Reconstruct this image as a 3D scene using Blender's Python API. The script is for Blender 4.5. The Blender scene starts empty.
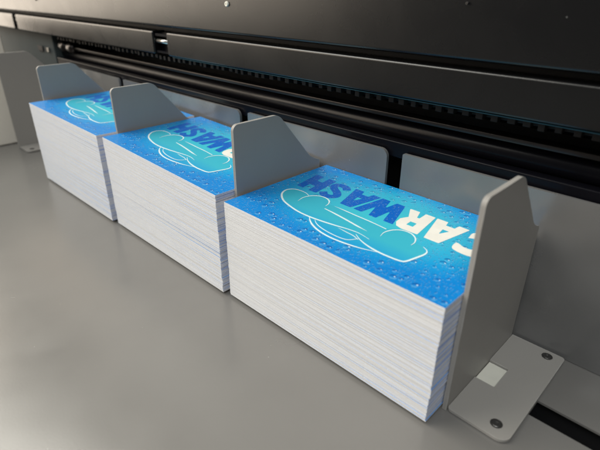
import bpy, bmesh, math, random
from mathutils import Vector, Matrix
random.seed(7)
S = bpy.context.scene
COL = S.collection

# ------------------------------------------------------------------ materials
def mat(name):
    m = bpy.data.materials.new(name); m.use_nodes = True
    nt = m.node_tree
    return m, nt, nt.nodes['Principled BSDF']

def N(nt, t, **kw):
    n = nt.nodes.new(t)
    for k, v in kw.items():
        if k == 'inp':
            for i, val in v.items():
                if hasattr(val, 'is_linked') or hasattr(val, 'links'):
                    nt.links.new(val, n.inputs[i])
                else:
                    n.inputs[i].default_value = val
        else:
            setattr(n, k, v)
    return n

def M(nt, op, a, b=0.0, c=0.0, clamp=False):
    return N(nt, 'ShaderNodeMath', operation=op, use_clamp=clamp, inp={0: a, 1: b, 2: c}).outputs[0]

def MIX(nt, f, a, b, blend='MIX'):
    n = N(nt, 'ShaderNodeMix', data_type='RGBA', blend_type=blend, clamp_factor=True)
    for i, v in ((0, f), (6, a), (7, b)):
        if hasattr(v, 'links'): nt.links.new(v, n.inputs[i])
        else: n.inputs[i].default_value = v if i == 0 else (tuple(v) + (1,))[:4]
    return n.outputs[2]

def RAMP(nt, fac, stops, interp='LINEAR'):
    n = N(nt, 'ShaderNodeValToRGB', inp={0: fac})
    cr = n.color_ramp; cr.interpolation = interp
    while len(cr.elements) < len(stops): cr.elements.new(0.5)
    for e, (p, c) in zip(cr.elements, stops):
        e.position = p; e.color = (c, c, c, 1) if not hasattr(c, '__len__') else tuple(c) + (1,)
    return n.outputs[0]

def painted(name, col, rough=0.4, metallic=0.0, bump=0.25, grain=1500, var=0.06, smudge=0.08, spec=0.5, wear=0.0, edge=False, wavy=0.0):
    """powder-coated / painted sheet metal: fine grain, faint smudges in the gloss"""
    m, nt, b = mat(name)
    tc = N(nt, 'ShaderNodeTexCoord').outputs['Object']
    big = N(nt, 'ShaderNodeTexNoise', inp={'Vector': tc, 'Scale': 18.0, 'Detail': 4.0}).outputs[0]
    fine = N(nt, 'ShaderNodeTexNoise', inp={'Vector': tc, 'Scale': float(grain), 'Detail': 2.0}).outputs[0]
    f = RAMP(nt, big, [(0.3, 0.0), (0.7, 1.0)])
    dark = tuple(c * (1 - var) for c in col); lite = tuple(c * (1 + var) for c in col)
    col_out = MIX(nt, f, dark, lite)
    if wear:      # specks of paper dust
        vo = N(nt, 'ShaderNodeTexVoronoi', feature='F1', inp={'Vector': tc, 'Scale': 260.0})
        cr = sepxyz(nt, vo.outputs['Color'])
        sz = M(nt, 'MULTIPLY', cr[1], .055)
        spk = M(nt, 'MULTIPLY', M(nt, 'LESS_THAN', vo.outputs['Distance'], sz), M(nt, 'LESS_THAN', cr[0], .10))
        ds = N(nt, 'ShaderNodeTexNoise', inp={'Vector': tc, 'Scale': 9.0, 'Detail': 2.0}).outputs[0]
        spk = M(nt, 'MULTIPLY', spk, RAMP(nt, ds, [(.42, 0.0), (.6, 1.0)]))
        col_out = MIX(nt, M(nt, 'MULTIPLY', spk, .55 * wear), col_out, (.75, .75, .73))
    if edge:      # coating rubbed thin along the sharp edges
        bv = N(nt, 'ShaderNodeBevel', samples=4); bv.inputs['Radius'].default_value = .0005
        dt = N(nt, 'ShaderNodeVectorMath', operation='DOT_PRODUCT', inp={0: bv.outputs[0], 1: N(nt, 'ShaderNodeNewGeometry').outputs['Normal']}).outputs['Value']
        ew = N(nt, 'ShaderNodeTexNoise', inp={'Vector': tc, 'Scale': 160.0, 'Detail': 4.0}).outputs[0]
        em = M(nt, 'MULTIPLY', RAMP(nt, dt, [(.80, 1.0), (.97, 0.0)]), RAMP(nt, ew, [(.45, .15), (.65, .9)]))
        col_out = MIX(nt, em, col_out, (.55, .54, .52))
    nt.links.new(col_out, b.inputs['Base Color'])
    sm = N(nt, 'ShaderNodeTexNoise', inp={'Vector': tc, 'Scale': 45.0, 'Detail': 5.0, 'Distortion': 0.6}).outputs[0]
    nt.links.new(M(nt, 'ADD', M(nt, 'MULTIPLY', sm, smudge * 2), rough - smudge), b.inputs['Roughness'])
    b.inputs['Metallic'].default_value = metallic
    b.inputs['Specular IOR Level'].default_value = spec
    bp = N(nt, 'ShaderNodeBump', inp={'Strength': bump, 'Distance': 0.00004, 'Height': fine})
    last = bp
    if wavy:
        wn = N(nt, 'ShaderNodeTexNoise', inp={'Vector': tc, 'Scale': 38.0, 'Detail': 1.0}).outputs[0]
        last = N(nt, 'ShaderNodeBump', inp={'Strength': 1.0, 'Distance': wavy, 'Height': wn, 'Normal': bp.outputs[0]})
    nt.links.new(last.outputs[0], b.inputs['Normal'])
    return m

def plain(name, col, rough=0.5, metallic=0.0, spec=0.5):
    m, nt, b = mat(name)
    tc = N(nt, 'ShaderNodeTexCoord').outputs['Object']
    n = N(nt, 'ShaderNodeTexNoise', inp={'Vector': tc, 'Scale': 220.0, 'Detail': 3.0}).outputs[0]
    nt.links.new(MIX(nt, n, tuple(c * .9 for c in col), tuple(min(1, c * 1.1) for c in col)), b.inputs['Base Color'])
    b.inputs['Roughness'].default_value = rough; b.inputs['Metallic'].default_value = metallic
    b.inputs['Specular IOR Level'].default_value = spec
    return m

def sepxyz(nt, v):
    return N(nt, 'ShaderNodeSeparateXYZ', inp={0: v}).outputs

def drops(nt, mm, base, scale, rmax, seedoff, dens, dark, light):
    """printed water drops; mm = card coordinate in millimetres"""
    v = N(nt, 'ShaderNodeVectorMath', operation='ADD', inp={0: mm, 1: (seedoff, seedoff * 1.7, 0)}).outputs[0]
    # slightly oval, wobbly outline
    wob = N(nt, 'ShaderNodeTexNoise', inp={'Vector': v, 'Scale': scale * 1.6, 'Detail': 1.0}).outputs['Color']
    wv = N(nt, 'ShaderNodeVectorMath', operation='MULTIPLY_ADD', inp={0: wob, 1: (.35 / scale,) * 3, 2: v}).outputs[0]
    vo = N(nt, 'ShaderNodeTexVoronoi', voronoi_dimensions='2D', feature='F1', inp={'Vector': wv, 'Scale': scale, 'Randomness': 0.95})
    dist = vo.outputs['Distance']; rnd = sepxyz(nt, vo.outputs['Color'])
    sc = N(nt, 'ShaderNodeVectorMath', operation='SCALE', inp={0: wv})
    sc.inputs['Scale'].default_value = scale
    ps = N(nt, 'ShaderNodeVectorMath', operation='SCALE', inp={0: vo.outputs['Position']})
    ps.inputs['Scale'].default_value = scale
    loc = N(nt, 'ShaderNodeVectorMath', operation='SUBTRACT', inp={0: sc.outputs[0], 1: ps.outputs[0]}).outputs[0]
    lx, ly, _ = sepxyz(nt, loc)
    r = M(nt, 'MULTIPLY_ADD', rnd[0], rmax * .7, rmax * .3)
    keep = M(nt, 'LESS_THAN', rnd[1], dens)
    rel = M(nt, 'DIVIDE', dist, r)
    inside = M(nt, 'MULTIPLY', RAMP(nt, rel, [(0.88, 1.0), (1.0, 0.0)]), keep)
    d = M(nt, 'DIVIDE', M(nt, 'ADD', M(nt, 'MULTIPLY', lx, -.35), M(nt, 'MULTIPLY', ly, .93)), r)   # -1..1 across the drop
    d01 = M(nt, 'MULTIPLY_ADD', d, .5, .5)
    rim = RAMP(nt, rel, [(0.55, 0.0), (0.95, 1.0)])
    dk = M(nt, 'MULTIPLY', inside, M(nt, 'MULTIPLY', RAMP(nt, d01, [(0.35, 0.0), (0.8, 1.0)]), M(nt, 'MULTIPLY_ADD', rim, .55, .45)))
    lt = M(nt, 'MULTIPLY', inside, M(nt, 'MULTIPLY', RAMP(nt, d01, [(0.1, 1.0), (0.55, 0.0)]), M(nt, 'MULTIPLY_ADD', rim, .4, .3)))
    dr = M(nt, 'MULTIPLY', inside, M(nt, 'MULTIPLY', RAMP(nt, d01, [(0.05, .8), (0.18, 0.0)]), rim))
    hx = M(nt, 'ADD', lx, M(nt, 'MULTIPLY', r, -.25)); hy = M(nt, 'ADD', ly, M(nt, 'MULTIPLY', r, -.32))
    hd = M(nt, 'DIVIDE', M(nt, 'SQRT', M(nt, 'ADD', M(nt, 'MULTIPLY', hx, hx), M(nt, 'MULTIPLY', hy, hy))), r)
    hl = M(nt, 'MULTIPLY', inside, RAMP(nt, hd, [(0.13, 1.0), (0.24, 0.0)]))
    c = MIX(nt, M(nt, 'MULTIPLY', dk, 1.0), base, dark)
    c = MIX(nt, M(nt, 'MULTIPLY', lt, .9), c, light)
    c = MIX(nt, dr, c, dark)
    c = MIX(nt, M(nt, 'MULTIPLY', hl, .85), c, (.75, .92, 1))
    return c

def print_material(name, kind):
    m, nt, b = mat(name)
    ob = N(nt, 'ShaderNodeTexCoord').outputs['Object']
    mm = N(nt, 'ShaderNodeVectorMath', operation='SCALE', inp={0: ob}); mm.inputs['Scale'].default_value = 1000
    mm = mm.outputs[0]
    x, y, z = sepxyz(nt, mm)
    if kind == 'ground':
        dx = M(nt, 'DIVIDE', M(nt, 'SUBTRACT', x, 44.0), 50.0)
        dy = M(nt, 'DIVIDE', M(nt, 'SUBTRACT', y, 30.5), 28.0)
        rr = M(nt, 'SQRT', M(nt, 'ADD', M(nt, 'MULTIPLY', dx, dx), M(nt, 'MULTIPLY', dy, dy)))
        n = N(nt, 'ShaderNodeTexNoise', inp={'Vector': mm, 'Scale': .05, 'Detail': 2.0}).outputs[0]
        rr = M(nt, 'MULTIPLY_ADD', n, .2, M(nt, 'SUBTRACT', rr, .1))
        base = RAMP(nt, rr, [(0.2, (.05, .53, .66)), (0.56, (.035, .46, .68)), (0.80, (.007, .32, .68)), (1.0, (.002, .225, .64))])
        out = drops(nt, mm, base, 1.15, .44, 3.1, .80, (.0, .045, .26), (.22, .66, .95))
        out = drops(nt, mm, out, .32, .40, 11.7, .68, (.0, .04, .26), (.25, .68, .95))
        ctr = RAMP(nt, rr, [(0.30, .92), (0.62, 0.0)])      # fewer drops in the pale middle
        col = MIX(nt, ctr, out, base)
    elif kind == 'blue_letters':
        base = (.004, .12, .50, 1)
        base = MIX(nt, .0, (.003, .13, .56), (0, 0, 0))
        col = drops(nt, mm, base, 1.0, .42, 5.3, .7, (.0, .04, .30), (.30, .62, .92))
    elif kind == 'body':
        base = MIX(nt, RAMP(nt, M(nt, 'DIVIDE', y, 40.0), [(.2, 0.0), (.42, 1.0)]), (.012, .33, .66), (.045, .46, .60))
        col = base
    nt.links.new(col, b.inputs['Base Color'])
    b.inputs['Roughness'].default_value = .42
    b.inputs['Specular IOR Level'].default_value = .35
    return m

def edge_material():
    """cut paper edge: white core, thin blue line where the print was cut through, more of it on the short sides"""
    m, nt, b = mat('card_edge_paper')
    tc = N(nt, 'ShaderNodeTexCoord').outputs['Object']
    x, y, z = sepxyz(nt, tc)
    geo = N(nt, 'ShaderNodeNewGeometry').outputs['Normal']
    nx = M(nt, 'ABSOLUTE', sepxyz(nt, geo)[0])
    short = M(nt, 'GREATER_THAN', nx, .6)
    rnd = N(nt, 'ShaderNodeObjectInfo').outputs['Random']
    rnd2 = M(nt, 'FRACT', M(nt, 'MULTIPLY', rnd, 17.31)); rnd3 = M(nt, 'FRACT', M(nt, 'MULTIPLY', rnd, 91.7))
    off = N(nt, 'ShaderNodeCombineXYZ', inp={0: M(nt, 'MULTIPLY', rnd, 7.0), 1: rnd2, 2: 0.0}).outputs[0]
    v = N(nt, 'ShaderNodeVectorMath', operation='ADD', inp={0: tc, 1: off}).outputs[0]
    nz = N(nt, 'ShaderNodeTexNoise', inp={'Vector': v, 'Scale': 60.0, 'Detail': 4.0}).outputs[0]
    fib = N(nt, 'ShaderNodeTexNoise', inp={'Vector': v, 'Scale': 1800.0, 'Detail': 2.0}).outputs[0]
    zt = M(nt, 'DIVIDE', z, .00041)
    line = RAMP(nt, zt, [(.66, 0.0), (.84, 1.0)])
    # long sides: faint line on some cards
    st_long = M(nt, 'MULTIPLY', RAMP(nt, rnd2, [(.0, .07), (.88, .12), (.97, .42)]), RAMP(nt, nz, [(.35, .3), (.6, 1.0)]))
    f_long = M(nt, 'MULTIPLY', line, st_long)
    # short sides: ink smeared down by the blade, on some cards over the full thickness
    full = M(nt, 'MULTIPLY', RAMP(nt, rnd3, [(.40, 0.0), (.8, .75)]), RAMP(nt, nz, [(.36, .1), (.58, 1.0)]))
    f_short = M(nt, 'MAXIMUM', M(nt, 'MULTIPLY', line, .5), full)
    f = M(nt, 'ADD', M(nt, 'MULTIPLY', short, f_short), M(nt, 'MULTIPLY', M(nt, 'SUBTRACT', 1.0, short), f_long), clamp=True)
    white = MIX(nt, rnd, (.835, .835, .84), (.86, .86, .865))
    white = MIX(nt, RAMP(nt, fib, [(.3, .16), (.7, 0.0)]), white, (.5, .5, .53))
    seam = M(nt, 'MULTIPLY', RAMP(nt, M(nt, 'ABSOLUTE', M(nt, 'SUBTRACT', zt, .47)), [(.03, .30), (.12, 0.0)]), RAMP(nt, nz, [(.35, .5), (.6, 1.0)]))
    white = MIX(nt, seam, white, (.40, .40, .44))
    ink = MIX(nt, rnd3, (.38, .44, .68), (.12, .30, .80))
    col = MIX(nt, M(nt, 'MULTIPLY', f, .85), white, ink)
    nt.links.new(col, b.inputs['Base Color'])
    b.inputs['Roughness'].default_value = .85
    b.inputs['Specular IOR Level'].default_value = .15
    return m

MT = {
    'tray': painted('grey_satin_tray_paint', (.215, .208, .197), .24, .18, .22, 1400, .05, .08, .6, 1.0, False, .00015),
    'divider': painted('grey_powder_coat', (.335, .320, .298), .44, .0, .35, 2200, .05, .08, .35, .8, True),
    'back': painted('grey_backplate_paint', (.15, .149, .147), .26, .0, .25, 1600, .08, .07, .8, .5, False, .0035),
    'cover': painted('black_satin_cover_paint', (.0025, .0025, .003), .28, .0, .4, 2600, .10, .07, .60, .5),
    'pale': painted('pale_side_cover_paint', (.82, .77, .68), .5, .0, .2, 1500, .05),
    'cheek': painted('grey_green_cheek_paint', (.05, .062, .065), .7, .0, .2, 1500, .05, .05, .15),
    'black': plain('black_recess', (.006, .006, .007), .6),
    'gloss_black': plain('glossy_black_roller_rubber', (.004, .004, .006), .26, 0, .13),
    'rail': plain('dark_anodised_rail', (.05, .044, .042), .3, .9),
    'teeth': plain('brown_grey_plastic', (.016, .013, .0115), .6, 0, .2),
    'blue_gleam': plain('blue_reflection_tint', (.035, .10, .14), .35, .9),  # reflected blue light put into the base colour
    'steel': plain('brushed_steel', (.62, .61, .58), .3, 1.0),
    'dark_steel': plain('blackened_screw_steel', (.16, .155, .15), .35, .9),
    'cream': plain('cream_sticker', (.85, .82, .72), .5),
    'white_print': plain('white_print', (.74, .88, .90), .45),
    'cream_print': plain('cream_white_print', (.86, .84, .77), .45),
    'card_face': print_material('blue_drop_print', 'ground'),
    'blue_letters': print_material('dark_blue_letter_print', 'blue_letters'),
    'body_print': print_material('teal_car_body_print', 'body'),
    'edge': edge_material(),
    'tab': plain('pale_zinc_tab', (.80, .79, .70), .5, .1),
}

# ------------------------------------------------------------------ helpers
def link(name, bm, m, parent=None, smooth=False, bevel=0, loc=None, segs=2):
    me = bpy.data.meshes.new(name); bmesh.ops.recalc_face_normals(bm, faces=bm.faces); bm.to_mesh(me); bm.free()
    for mm_ in (m if isinstance(m, (list, tuple)) else [m]): me.materials.append(MT[mm_])
    o = bpy.data.objects.new(name, me); COL.objects.link(o)
    if loc: o.location = loc
    if parent: o.parent = parent
    if smooth:
        for p in me.polygons: p.use_smooth = True
    if bevel:
        md = o.modifiers.new('bevel', 'BEVEL'); md.width = bevel; md.segments = segs; md.limit_method = 'ANGLE'
        md.angle_limit = math.radians(40); md.harden_normals = False
        for p in me.polygons: p.use_smooth = True
        w = o.modifiers.new('wn', 'WEIGHTED_NORMAL'); w.keep_sharp = False
    return o

def box(bm, x0, x1, y0, y1, z0, z1):
    v = [bm.verts.new((x, y, z)) for z in (z0, z1) for y in (y0, y1) for x in (x0, x1)]
    for f in ((0, 2, 3, 1), (4, 5, 7, 6), (0, 1, 5, 4), (2, 6, 7, 3), (0, 4, 6, 2), (1, 3, 7, 5)):
        bm.faces.new([v[i] for i in f])

def boxes(*bs):
    bm = bmesh.new()
    for b in bs: box(bm, *b)
    return bm

def cyl_x(bm, x0, x1, y, z, r, n=40):
    a = [bm.verts.new((x0, y + r * math.cos(t), z + r * math.sin(t))) for t in (2 * math.pi * i / n for i in range(n))]
    b = [bm.verts.new((x1, v.co.y, v.co.z)) for v in a]
    for i in range(n): bm.faces.new((a[i], a[(i + 1) % n], b[(i + 1) % n], b[i]))
    bm.faces.new(a); bm.faces.new(b)

def lathe(bm, prof, n=32, axis='z', c=(0, 0, 0)):
    rings = []
    for r, h in prof:
        ring = []
        for i in range(n):
            t = 2 * math.pi * i / n; p = (r * math.cos(t), r * math.sin(t), h)
            if axis == 'y': p = (p[0], -h, p[1])
            if axis == 'x': p = (h, p[0], p[1])
            ring.append(bm.verts.new(Vector(p) + Vector(c)))
        rings.append(ring)
    for a, b in zip(rings, rings[1:]):
        for i in range(n): bm.faces.new((a[i], a[(i + 1) % n], b[(i + 1) % n], b[i]))
    bm.faces.new(rings[-1]); bm.faces.new(rings[0])

def fillet(pts, radii, n=7):
    out = []
    k = len(pts)
    for i, (p, r) in enumerate(zip(pts, radii)):
        p = Vector(p)
        if r <= 0: out.append(tuple(p)); continue
        a = (Vector(pts[i - 1]) - p).normalized(); b = (Vector(pts[(i + 1) % k]) - p).normalized()
        ang = a.angle(b); d = r / math.tan(ang / 2)
        c = p + (a + b).normalized() * (r / math.sin(ang / 2))
        s = p + a * d - c; e = p + b * d - c
        t0 = math.atan2(s.y, s.x); t1 = math.atan2(e.y, e.x); dt = (t1 - t0 + math.pi) % (2 * math.pi) - math.pi
        for j in range(n + 1):
            t = t0 + dt * j / n; out.append((c.x + r * math.cos(t), c.y + r * math.sin(t)))
    return out

def slab(poly, f0, f1):
    """extrude a 2-D polygon between two mappings"""
    bm = bmesh.new()
    a = [bm.verts.new(f0(*p)) for p in poly]; b = [bm.verts.new(f1(*p)) for p in poly]
    n = len(poly)
    fs = [bm.faces.new(a), bm.faces.new(b)]
    for i in range(n): bm.faces.new((a[i], a[(i + 1) % n], b[(i + 1) % n], b[i]))
    bmesh.ops.triangulate(bm, faces=fs)
    return bm

def empty(name, loc, label=None, cat=None, group=None):
    o = bpy.data.objects.new(name, None); COL.objects.link(o); o.location = loc; o.empty_display_size = .01
    tag(o, label, cat, group); return o

def tag(o, label=None, cat=None, group=None, kind=None):
    for k, v in (('label', label), ('category', cat), ('group', group), ('kind', kind)):
        if v: o[k] = v
    return o

# ------------------------------------------------------------------ tray surface with the long slot
SX0, SX1, SY0, SY1 = .1036, .150, .0236, .0306
bm = bmesh.new()
xs = [-.40, SX0, SX1, .45]; ys = [-.55, SY0, SY1, .0545]
g = [[bm.verts.new((x, y, 0)) for x in xs] for y in ys]
for j in range(3):
    for i in range(3):
        if i == 1 and j == 1: continue
        bm.faces.new((g[j][i], g[j][i + 1], g[j + 1][i + 1], g[j + 1][i]))
hole = [g[1][1], g[1][2], g[2][2], g[2][1]]
low = [bm.verts.new((v.co.x, v.co.y, -.0007)) for v in hole]
for i in range(4): bm.faces.new((hole[i], hole[(i + 1) % 4], low[(i + 1) % 4], low[i]))
tray = link('tray_surface', bm, 'tray'); tag(tray, kind='structure', label='grey satin metal tray surface under the card stacks')
bm = boxes((SX0 - .004, SX1 + .004, SY0 - .004, SY1 + .004, -.014, -.012), (SX0 - .004, SX0 - .002, SY0 - .004, SY1 + .004, -.012, -.0009),
           (SX0 - .002, SX1 + .004, SY1 + .002, SY1 + .004, -.012, -.0009), (SX0 - .002, SX1 + .004, SY0 - .004, SY0 - .002, -.012, -.0009))
o = link('slot_recess', bm, 'black'); tag(o, kind='structure')

# ------------------------------------------------------------------ card stacks
CW, CD = .085, .0535
GLY = {
 'H': [(7.0, 28.9), (4.9, 42.3), (8.6, 42.4), (9.3, 37.6), (12.1, 37.6), (11.4, 42.4), (15.1, 42.3), (16.9, 28.7), (13.1, 28.6), (12.4, 33.2), (9.6, 33.2), (10.2, 28.8)],
 'S': [],
 'A': [(28.9, 27.9), (24.9, 42.0), (28.7, 42.0), (29.5, 39.4), (32.5, 39.4), (32.9, 42.0), (36.3, 41.9), (33.6, 27.9)],
 'W': [(34.8, 27.9), (37.0, 41.9), (40.3, 41.9), (42.2, 35.6), (43.0, 41.9), (46.4, 41.8), (51.0, 27.6), (47.3, 27.6), (45.0, 35.4), (44.4, 27.6), (41.5, 27.6), (39.4, 34.6), (38.3, 27.8)],
 'R': [(48.6, 41.5), (52.4, 41.6), (53.9, 37.2), (54.8, 37.2), (54.6, 41.6), (58.2, 41.6), (60.2, 27.2), (54.6, 27.0), (52.2, 27.8), (50.7, 30.0), (50.3, 33.0), (51.6, 35.8)],
 'A2': [(62.6, 27.0), (58.9, 41.5), (62.8, 41.5), (63.4, 38.9), (66.4, 38.9), (66.7, 41.4), (70.3, 41.3), (67.6, 27.0)],
 'C': [(72.3, 36.3), (71.9, 40.2), (74.4, 41.4), (77.4, 41.0), (79.9, 38.0), (81.0, 33.0), (80.4, 28.6), (78.0, 26.5), (74.2, 26.4), (71.6, 27.6), (71.2, 31.2), (74.0, 30.2), (76.4, 30.5), (77.1, 32.6), (76.4, 36.0), (75.0, 37.6)],
}
HOLES = {'A': [[(30.6, 33.0), (30.0, 36.4), (32.0, 36.4)]], 'R': [[(54.1, 30.6), (53.9, 33.4), (56.2, 33.4), (56.5, 30.6)]], 'A2': [[(64.6, 32.2), (64.0, 35.8), (66.2, 35.8)]]}
LINES = [   # (points, half width mm, taper start, taper end)
 ([(16.95, 24.95), (14.6, 25.9), (12.0, 26.1), (9.2, 25.5), (7.6, 23.4), (8.2, 20.4), (10.5, 17.7), (14.0, 15.4), (18.6, 13.9), (23.4, 12.9), (28.4, 12.7), (33.8, 13.2), (38.7, 14.0), (43.3, 14.9), (47.5, 15.2), (51.9, 14.3)], .50, 0.3, 0.2),
 ([(17.4, 18.9), (16.7, 22.1), (17.5, 25.2), (19.5, 27.2), (22.2, 27.8), (24.9, 26.8), (26.5, 24.7), (27.0, 22.6)], .38, 0.2, 0.3),
 ([(28.1, 20.9), (33.4, 20.3), (39.3, 19.4), (43.8, 18.6), (48.2, 18.0)], .50, 0.5, 0.1),
 ([(29.2, 24.7), (34.0, 24.5), (39.5, 24.2), (45.0, 24.0), (51.6, 23.4)], .34, 0.15, 0.8),
 ([(28.9, 12.6), (30.9, 10.8), (33.6, 9.1), (37.3, 7.7), (41.4, 7.0), (45.4, 7.0), (49.7, 7.5), (53.7, 8.4), (58.0, 9.9)], .46, 0.3, 0.3),
 ([(31.4, 12.5), (33.6, 10.8), (36.4, 9.7), (40.1, 9.0), (44.0, 8.8), (46.8, 9.2), (48.2, 10.3), (49.2, 12.2)], .27, 0.3, 0.8),
 ([(40.5, 13.4), (44.0, 13.0), (47.0, 12.7), (49.6, 11.8)], .24, 0.2, 0.6),
 ([(47.0, 14.0), (50.0, 12.2), (54.0, 10.8), (58.8, 10.1), (63.2, 10.2), (65.6, 10.6), (66.6, 11.6), (67.5, 15.0), (68.2, 18.6), (67.6, 20.6), (65.6, 21.9)], .50, 0.2, 0.2),
 ([(53.0, 18.2), (52.4, 21.2), (53.3, 24.2), (55.5, 26.2), (58.5, 26.4), (61.0, 24.9), (62.4, 22.5), (62.6, 20.2)], .36, 0.2, 0.3),
]
FILL = [(16.95, 24.95), (12.3, 25.9), (9.2, 25.4), (7.6, 23.3), (8.35, 20.37), (10.52, 17.88), (13.7, 15.7), (18.58, 13.9), (23.46, 12.9), (28.9, 12.6), (31, 10.8), (33.6, 9.2), (37.4, 7.7), (41.5, 7.0), (45.1, 7.0), (49.7, 7.5), (53.7, 8.5), (57.6, 9.9), (63.3, 10.3), (66.4, 11.3), (67.4, 14.8), (68.1, 19.0), (65.5, 21.9), (62.4, 22.5), (61.0, 24.8), (58.5, 26.3), (55.5, 26.2), (51.2, 23.6), (42.3, 24.1), (29.2, 24.7), (26.5, 24.7), (24.9, 26.8), (22.1, 27.7), (19.5, 27.2)]

def catmull(P, n=8):
    P = [Vector(p) for p in P]; out = []
    for i in range(len(P) - 1):
        a = P[i - 1] if i else P[0] * 2 - P[1]; b = P[i]; c = P[i + 1]; d = P[i + 2] if i + 2 < len(P) else P[-1] * 2 - P[-2]
        for j in range(n):
            t = j / n
            out.append(.5 * ((2 * b) + (c - a) * t + (2 * a - 5 * b + 4 * c - d) * t * t + (3 * b - a - 3 * c + d) * t ** 3))
    out.append(P[-1]); return out

def s_glyph():
    c = [(3.3, 38.3), (1.6, 40.2), (-1.2, 40.4), (-2.7, 38.6), (-1.5, 36.4), (1.2, 34.4), (2.7, 32.0), (1.3, 29.9), (-1.4, 29.6), (-3.3, 31.4)]
    c = catmull([(20.7 + a - .16 * (b - 35), b) for a, b in c], 5); L = []; R = []
    for i, p in enumerate(c):
        t = (c[min(i + 1, len(c) - 1)] - c[max(i - 1, 0)]).normalized(); n_ = Vector((-t.y, t.x)) * 1.5
        L.append(tuple(p + n_)); R.append(tuple(p - n_))
    return L + R[::-1]

ZT = .00041                                     # card thickness
def flat_shapes(loops, z, rad=0.0):
    """filled 2-D curve -> one flat ink layer mesh, millimetre input"""
    cu = bpy.data.curves.new('tmp', 'CURVE'); cu.dimensions = '2D'; cu.fill_mode = 'BOTH'
    cu.extrude = .000004
    for lp in loops:
        sp = cu.splines.new('POLY'); sp.points.add(len(lp) - 1); sp.use_cyclic_u = True
        for q_, p in zip(sp.points, lp): q_.co = (p[0] / 1000, p[1] / 1000, 0, 1)
    ob = bpy.data.objects.new('tmp', cu)
    me = bpy.data.meshes.new_from_object(ob)
    bpy.data.objects.remove(ob); bpy.data.curves.remove(cu)
    bm = bmesh.new(); bm.from_mesh(me); bpy.data.meshes.remove(me)
    bmesh.ops.translate(bm, verts=bm.verts, vec=(0, 0, z))
    return bm

def glyph_loops(keys):
    L = []
    for k in keys:
        if k == 'S': L.append(s_glyph()); continue
        big = k in 'SC'
        L.append(fillet(GLY[k], [(1.0 if big else .28)] * len(GLY[k]), 4) if not big else [tuple(v) for v in catmull(GLY[k] + [GLY[k][0]], 4)[:-1]])
        for h in HOLES.get(k, []): L.append(fillet(h, [.15] * len(h), 3))
    return L

def stroke_bm(z):
    bm = bmesh.new()
    for pts, hw, ts, te in LINES:
        c = catmull(pts); n = len(c); L = []; R = []
        for i, p in enumerate(c):
            t = (c[min(i + 1, n - 1)] - c[max(i - 1, 0)]).normalized(); nn = Vector((-t.y, t.x))
            u = i / (n - 1)
            w = .68 * hw * min(1, ts + (1 - ts) * u / .25) * min(1, te + (1 - te) * (1 - u) / .25)
            L.append(p + nn * w); R.append(p - nn * w)
        zz = z
        for dz in (0, .000006):
            pass
        a = [bm.verts.new((v.x / 1000, v.y / 1000, zz)) for v in L]; b = [bm.verts.new((v.x / 1000, v.y / 1000, zz)) for v in R]
        for i in range(n - 1): bm.faces.new((a[i], b[i], b[i + 1], a[i + 1]))
        z += .000003                            # strokes that cross never share a plane
    return bm

# the blank card, shared by every card below the top one; origin at its front-left bottom corner
def card_bm():
    bm = bmesh.new(); box(bm, 0, CW, 0, CD, 0, ZT)
    bmesh.ops.bevel(bm, geom=bm.edges[:], offset=.000035, segments=1, affect='EDGES')
    bmesh.ops.recalc_face_normals(bm, faces=bm.faces)
    for f in bm.faces:
        f.material_index = 0 if f.normal.z > .9 else 1
    return bm

def edit_card(o):
    me = o.data
    for p in me.polygons: p.material_index = 0 if p.normal.z > .9 else 1

proto_card = link('card', card_bm(), ['card_face', 'edge']); edit_card(proto_card)
top_mesh = proto_card.data.copy()
z0 = ZT
fill_me = flat_shapes([FILL], z0 + .000010)
letters_blue = flat_shapes(glyph_loops(['H', 'S', 'A', 'W']), z0 + .000020)
letters_cream = flat_shapes(glyph_loops(['R', 'A2', 'C']), z0 + .000034)

def make_top(parent):
    o = bpy.data.objects.new('top_card', top_mesh); COL.objects.link(o); o.parent = parent
    return o

N_CARDS = 96
first_top = None
def card_stack(x, y, zl, zr, label, seed, rot=0.0, skew=0.0):
    """zl / zr: height of the top at the left and right edge (the pile is a little fuller on one side)"""
    global first_top
    rng = random.Random(seed)
    root = empty('card_stack', (x, y, .0), label, 'card stack', 'stacks of printed cards between the dividers')
    root.rotation_euler.z = rot
    zb = .0013
    jx = jy = 0.0
    for i in range(N_CARDS):
        t = i / (N_CARDS - 1)
        a = zb + t * (zl - ZT - zb); b = zb + t * (zr - ZT - zb)
        tilt = math.atan2(b - a, CW)
        if rng.random() < .12: jx = rng.uniform(-.00022, .00010); jy = rng.uniform(-.00004, .00003)
        dx = jx * (1 - .4 * t) + rng.gauss(0, .00003); dy = jy + rng.gauss(0, .000013)
        if i == N_CARDS - 1: dx = dy = 0
        rz = rng.gauss(0, .0006)
        if i == N_CARDS - 1:
            if first_top is None:
                c = make_top(root); first_top = c
                link('car_body_print', fill_me, 'body_print', c)
                link('car_outline_print', stroke_bm(z0 + .000045), 'white_print', c)
                link('wash_lettering', letters_blue, 'blue_letters', c)
                link('car_lettering', letters_cream, 'cream_print', c)
            else:
                c = first_top.copy(); COL.objects.link(c); c.parent = root
                for ch in first_top.children:
                    d = ch.copy(); COL.objects.link(d); d.parent = c
            rz = 0
        else:
            c = proto_card if (i == 0 and seed == 3) else proto_card.copy()
            if c is not proto_card: COL.objects.link(c)
            c.parent = root
        c.location = (dx, dy + skew * t, a); c.rotation_euler = (0, -tilt, rz)
    return root

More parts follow.
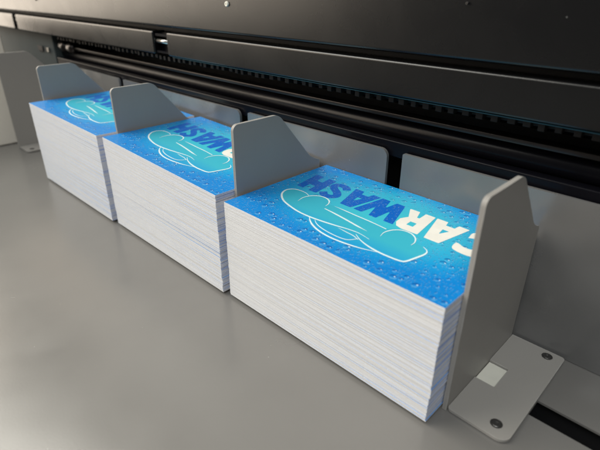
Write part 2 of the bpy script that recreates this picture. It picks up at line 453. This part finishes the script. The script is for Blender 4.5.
card_stack(.0, 0, .0400, .0392, 'nearest stack of blue cards, its car drawing and the words CAR WASH in full view', 3)
card_stack(-.0881, -.0012, .0449, .0418, 'middle stack of blue cards, the word WASH showing left of a grey divider', 4)
card_stack(-.1771, -.0022, .0465, .0449, 'farthest and shortest-looking stack of blue cards, next to the empty slot at far left', 5)

# ------------------------------------------------------------------ dividers
B = .0528
def divider(x, y0, label, first=None):
    """x = left face of the upright; foot runs to the right"""
    if first:
        r = first.copy(); COL.objects.link(r); r.location = (x, y0 - .0084, 0); r['label'] = label
        for ch in first.children:
            c = ch.copy(); COL.objects.link(c); c.parent = r
            for g_ in ch.children:
                d = g_.copy(); COL.objects.link(d); d.parent = c
        return r
    r = empty('divider_bracket', (x, y0 - .0084, 0), label, 'divider', 'grey sheet metal dividers along the tray')
    T = .00125; Ht = .0652
    # upright
    pts = [(.0084, 0.0002), (.0084, Ht), (.0295, Ht), (.0468, .0450), (.0521, .0428), (.0521, .0002)]
    rad = [.0, .0022, .0055, .010, .0012, .0]
    poly = fillet(pts, rad, 8)
    bm = slab(poly, lambda a, b: (0, a, b), lambda a, b: (T, a, b))
    link('upright_plate', bm, 'divider', r, bevel=.00028)
    # foot, with the lanced notch next to the upright
    X1 = .0183
    pts = [(T + .0001, .0094), (X1 - .0, .0084), (X1, B), (T + .0001, B), (T + .0001, .0355), (.0074, .0355), (.0074, .0253), (T + .0001, .0253)]
    pts[0] = (T + .0001, .0086)
    poly = fillet(pts, [.001, .003, .0012, 0, 0, .0003, .0003, 0], 8)
    bm = slab(poly, lambda a, b: (a, b, .0004), lambda a, b: (a, b, .0013))
    ft = link('foot_plate', bm, 'divider', r, bevel=.00018)
    # bend between upright and foot
    # zinc tab in the notch
    bm = boxes((T + .0002, .0072, .0256, .0352, .00003, .00070))
    link('metal_tab', bm, 'tab', r, bevel=.0001)
    for sx, sy in ((.0136, .0130), (.0137, .0498)):
        bm = bmesh.new()
        lathe(bm, [(.00160, .00131), (.00165, .00137), (.00148, .00138), (.00140, .00118), (.00128, .00118), (.00124, .00138), (.00108, .00148), (.00062, .00148), (.00056, .00140), (.00056, .00100), (.0001, .00100)], 30)
        s = link('screw', bm, 'dark_steel', ft, loc=(sx, sy, 0))
    return r

d3 = divider(.0853, .0084, 'nearest grey divider, right of the near stack, its foot with two screws in view')
divider(-.0026, .0069, 'grey divider between the nearest and the middle card stack', d3)
divider(-.0906, .0069, 'grey divider between the middle and the farthest card stack', d3)
divider(-.1808, .0069, 'grey divider just left of the farthest card stack', d3)
divider(-.2570, .0069, 'grey divider at the far left edge, standing alone beside the empty slot', d3)

# ------------------------------------------------------------------ back plates behind the stacks
def back_plate(x0, x1, label, r0=.0006, r1=.0030):
    H = .0531
    poly = fillet([(x0, .0002), (x0, H), (x1, H), (x1, .0002)], [0, r0, r1, 0], 8)
    bm = slab(poly, lambda a, b: (a, .0538, b), lambda a, b: (a, .0551, b))
    o = link('back_plate', bm, 'back', None, bevel=.0002)
    tag(o, label, 'back plate', 'grey back plates behind the cards')
back_plate(-.268, -.1785, 'grey back plate at the far left behind the empty slot')
back_plate(-.1730, -.0566, 'grey back plate behind the middle stack, left of the small dark gap')
back_plate(-.0506, .0292, 'grey back plate directly behind the left half of the near stack')
back_plate(.0358, .30, 'long grey back plate reaching from behind the near stack to the right edge')

# ------------------------------------------------------------------ machine body
mach = empty('cutting_machine', (0, .05, 0), 'large black paper cutting machine with long covers and a roller slot behind the stacks', 'machine')
def mpart(name, bm, m, **kw):
    bmesh.ops.translate(bm, verts=bm.verts, vec=(0, -.05, 0))
    return link(name, bm, m, mach, **kw)
XL, XR = -.60, .45
up = mpart('upper_cover', boxes((XL, XR, .05, .32, .0873, .26)), 'cover', bevel=.0013, segs=4)
# lower band, cut through where the clips sit
C0, C1 = (-.3430, -.3360), (-.1220, -.1085)
segs_ = [(XL, C0[0]), (C0[1], C1[0]), (C1[1], XR)]
for a, b in segs_:
    mpart('lower_cover_strip', boxes((a, b, .0497, .0580, .0734, .0849)), 'cover', bevel=.0009, segs=3)
mpart('inner_frame', boxes((XL, XR, .0600, .31, .0725, .0871), (XL, XR, .090, .31, -.01, .0723), (-.34, XR, .0555, .0899, -.012, -.008)), 'black')
for (a, b) in (C0, C1):
    bm = boxes((a + .0006, b - .0006, .0540, .0565, .0738, .0842), (a + .0006, b - .0006, .0508, .0540, .0742, .0752), (a + .0006, b - .0006, .0508, .0540, .0826, .0838))
    cl = mpart('latch_clip', bm, 'gloss_black')
    bm = bmesh.new(); cyl_x(bm, a + .0008, b - .0008, .0520, .0800, .0011, 20)
    bmesh.ops.translate(bm, verts=bm.verts, vec=(0, -.05, 0))
    link('latch_pin', bm, 'steel', cl, smooth=True)
# toothed strip right under the lower band
bm = boxes((-.27, XR, .0560, .0585, .0708, .0724))
x = -.265
while x < XR - .01:
    box(bm, x, x + random.uniform(.0019, .0026), .0530 + random.uniform(0, .0010), .0559, random.uniform(.0701, .0706), .0723); x += .0047 + random.uniform(-.0003, .0003)
mpart('toothed_strip', bm, 'teeth', bevel=.0002)
mpart('blue_reflection_strip', boxes((-.105, XR, .0499, .0530, .07312, .07335)), 'blue_gleam')  # added strip; its blue paints the reflection along the band's bottom edge
# guide rail, rollers, lower dark bar
bm = boxes((-.278, XR, .0585, .0640, .0636, .0654))
mpart('guide_rail', bm, 'rail', bevel=.0005, segs=3)
bm = bmesh.new(); cyl_x(bm, -.283, XR, .0650, .0585, .0042, 48)
mpart('feed_roller', bm, 'gloss_black', smooth=True)
bm = bmesh.new(); cyl_x(bm, -.283, XR, .0720, .0700, .0040, 48)
mpart('upper_roller', bm, 'gloss_black', smooth=True)
mpart('lower_bar', boxes((-.283, XR, .0560, .0605, .0500, .0562)), 'gloss_black', bevel=.0007, segs=3)
for xx in (-.2758, -.262):
    bm = bmesh.new(); cyl_x(bm, xx, xx + .009, .0600, .0645, .0036, 24)
    mpart('roller_bushing', bm, 'rail', smooth=True)
ck = mpart('side_cheek', boxes((-.44, -.283, .0556, .0895, .0001, .0724)), 'cheek', bevel=.0006)
bm = boxes((-.3150, -.3050, .0546, .05555, .0585, .0625), (-.3010, -.2960, .0549, .05555, .0588, .0620)); bmesh.ops.translate(bm, verts=bm.verts, vec=(0, -.05, 0))
link('sensor_socket', bm, 'black', ck, bevel=.0002)
bm = boxes((-.2940, -.2915, .0540, .05555, .0590, .0622)); bmesh.ops.translate(bm, verts=bm.verts, vec=(0, -.05, 0))
link('sensor_pin', bm, 'steel', ck, bevel=.0002)
mpart('side_cover', boxes((-.44, -.2705, -.30, .0180, .0001, .0785)), 'pale', bevel=.0012, segs=3)
# fasteners on the covers
def cover_screw(x, z, r, m, name='cover_screw'):
    bm = bmesh.new(); lathe(bm, [(r, -.0002), (r, .0004), (r * .85, .0008), (r * .35, .0008), (r * .3, .0003), (r * .02, .0003)], 28, 'y')
    s = link(name, bm, m, up, smooth=False, loc=(x, 0, z))
cover_screw(-.0562, .0996, .0011, 'cream')
cover_screw(.0542, .1027, .0004, 'dark_steel')
cover_screw(-.282, .0968, .0010, 'dark_steel')
tag_d = None

# ------------------------------------------------------------------ light
w = bpy.data.worlds.new('World'); S.world = w; w.use_nodes = True
nt = w.node_tree; bg = nt.nodes['Background']
tc = N(nt, 'ShaderNodeTexCoord').outputs['Generated']
gx, gy, gz = sepxyz(nt, tc)
f = M(nt, 'ADD', M(nt, 'MULTIPLY_ADD', gx, -.38, .38), M(nt, 'ADD', M(nt, 'MULTIPLY', gz, .28), M(nt, 'MULTIPLY', M(nt, 'MINIMUM', gy, 0.0), .24)), clamp=True)
room = RAMP(nt, f, [(0.05, (.05, .05, .05)), (.35, (.128, .130, .127)), (.65, (.35, .342, .315)), (1.0, (.64, .59, .50))])
nt.links.new(room, bg.inputs[0]); bg.inputs[1].default_value = 1.0

def area(name, loc, target, sx, sy, power, col):
    l = bpy.data.lights.new(name, 'AREA'); l.shape = 'RECTANGLE'; l.size = sx; l.size_y = sy; l.energy = power; l.color = col
    o = bpy.data.objects.new(name, l); COL.objects.link(o); o.location = loc
    o.rotation_euler = (Vector(target) - Vector(loc)).to_track_quat('-Z', 'Y').to_euler()
    return o
area('window_light', (-1.5, -.62, .40), (-.1, .03, .04), 1.5, 1.4, 25, (1.0, .86, .70))
area('ceiling_light_left', (-.72, -.40, 1.0), (-.15, 0, 0), 1.1, .65, 13.5, (.97, .955, .88))
area('ceiling_light_front', (.30, -.48, .80), (-.10, 0, 0), .4, .5, 4.5, (.95, .98, .98))

# ------------------------------------------------------------------ camera
cam = bpy.data.cameras.new('camera'); co = bpy.data.objects.new('camera', cam); COL.objects.link(co)
yaw, pit, rol = -0.7748265, 0.4682174, 0.0032188
F = Vector((math.sin(yaw) * math.cos(pit), math.cos(yaw) * math.cos(pit), -math.sin(pit)))
r = Vector((math.cos(yaw), -math.sin(yaw), 0)); u = r.cross(F)
R2 = r * math.cos(rol) + u * math.sin(rol); U2 = -r * math.sin(rol) + u * math.cos(rol)
mw = Matrix((R2, U2, -F)).transposed().to_4x4(); mw.translation = Vector((.1245511, -.0894590, .1074895))
co.matrix_world = mw
cam.sensor_width = 36; cam.sensor_fit = 'HORIZONTAL'; cam.lens = 477.2 / 600 * 36
cam.clip_start = .005; cam.clip_end = 20
cam.dof.use_dof = True; cam.dof.focus_distance = .175; cam.dof.aperture_fstop = 18
S.camera = co
S.view_settings.view_transform = 'Standard'; S.view_settings.look = 'None'; S.view_settings.gamma = 1
S.view_settings.exposure = 0
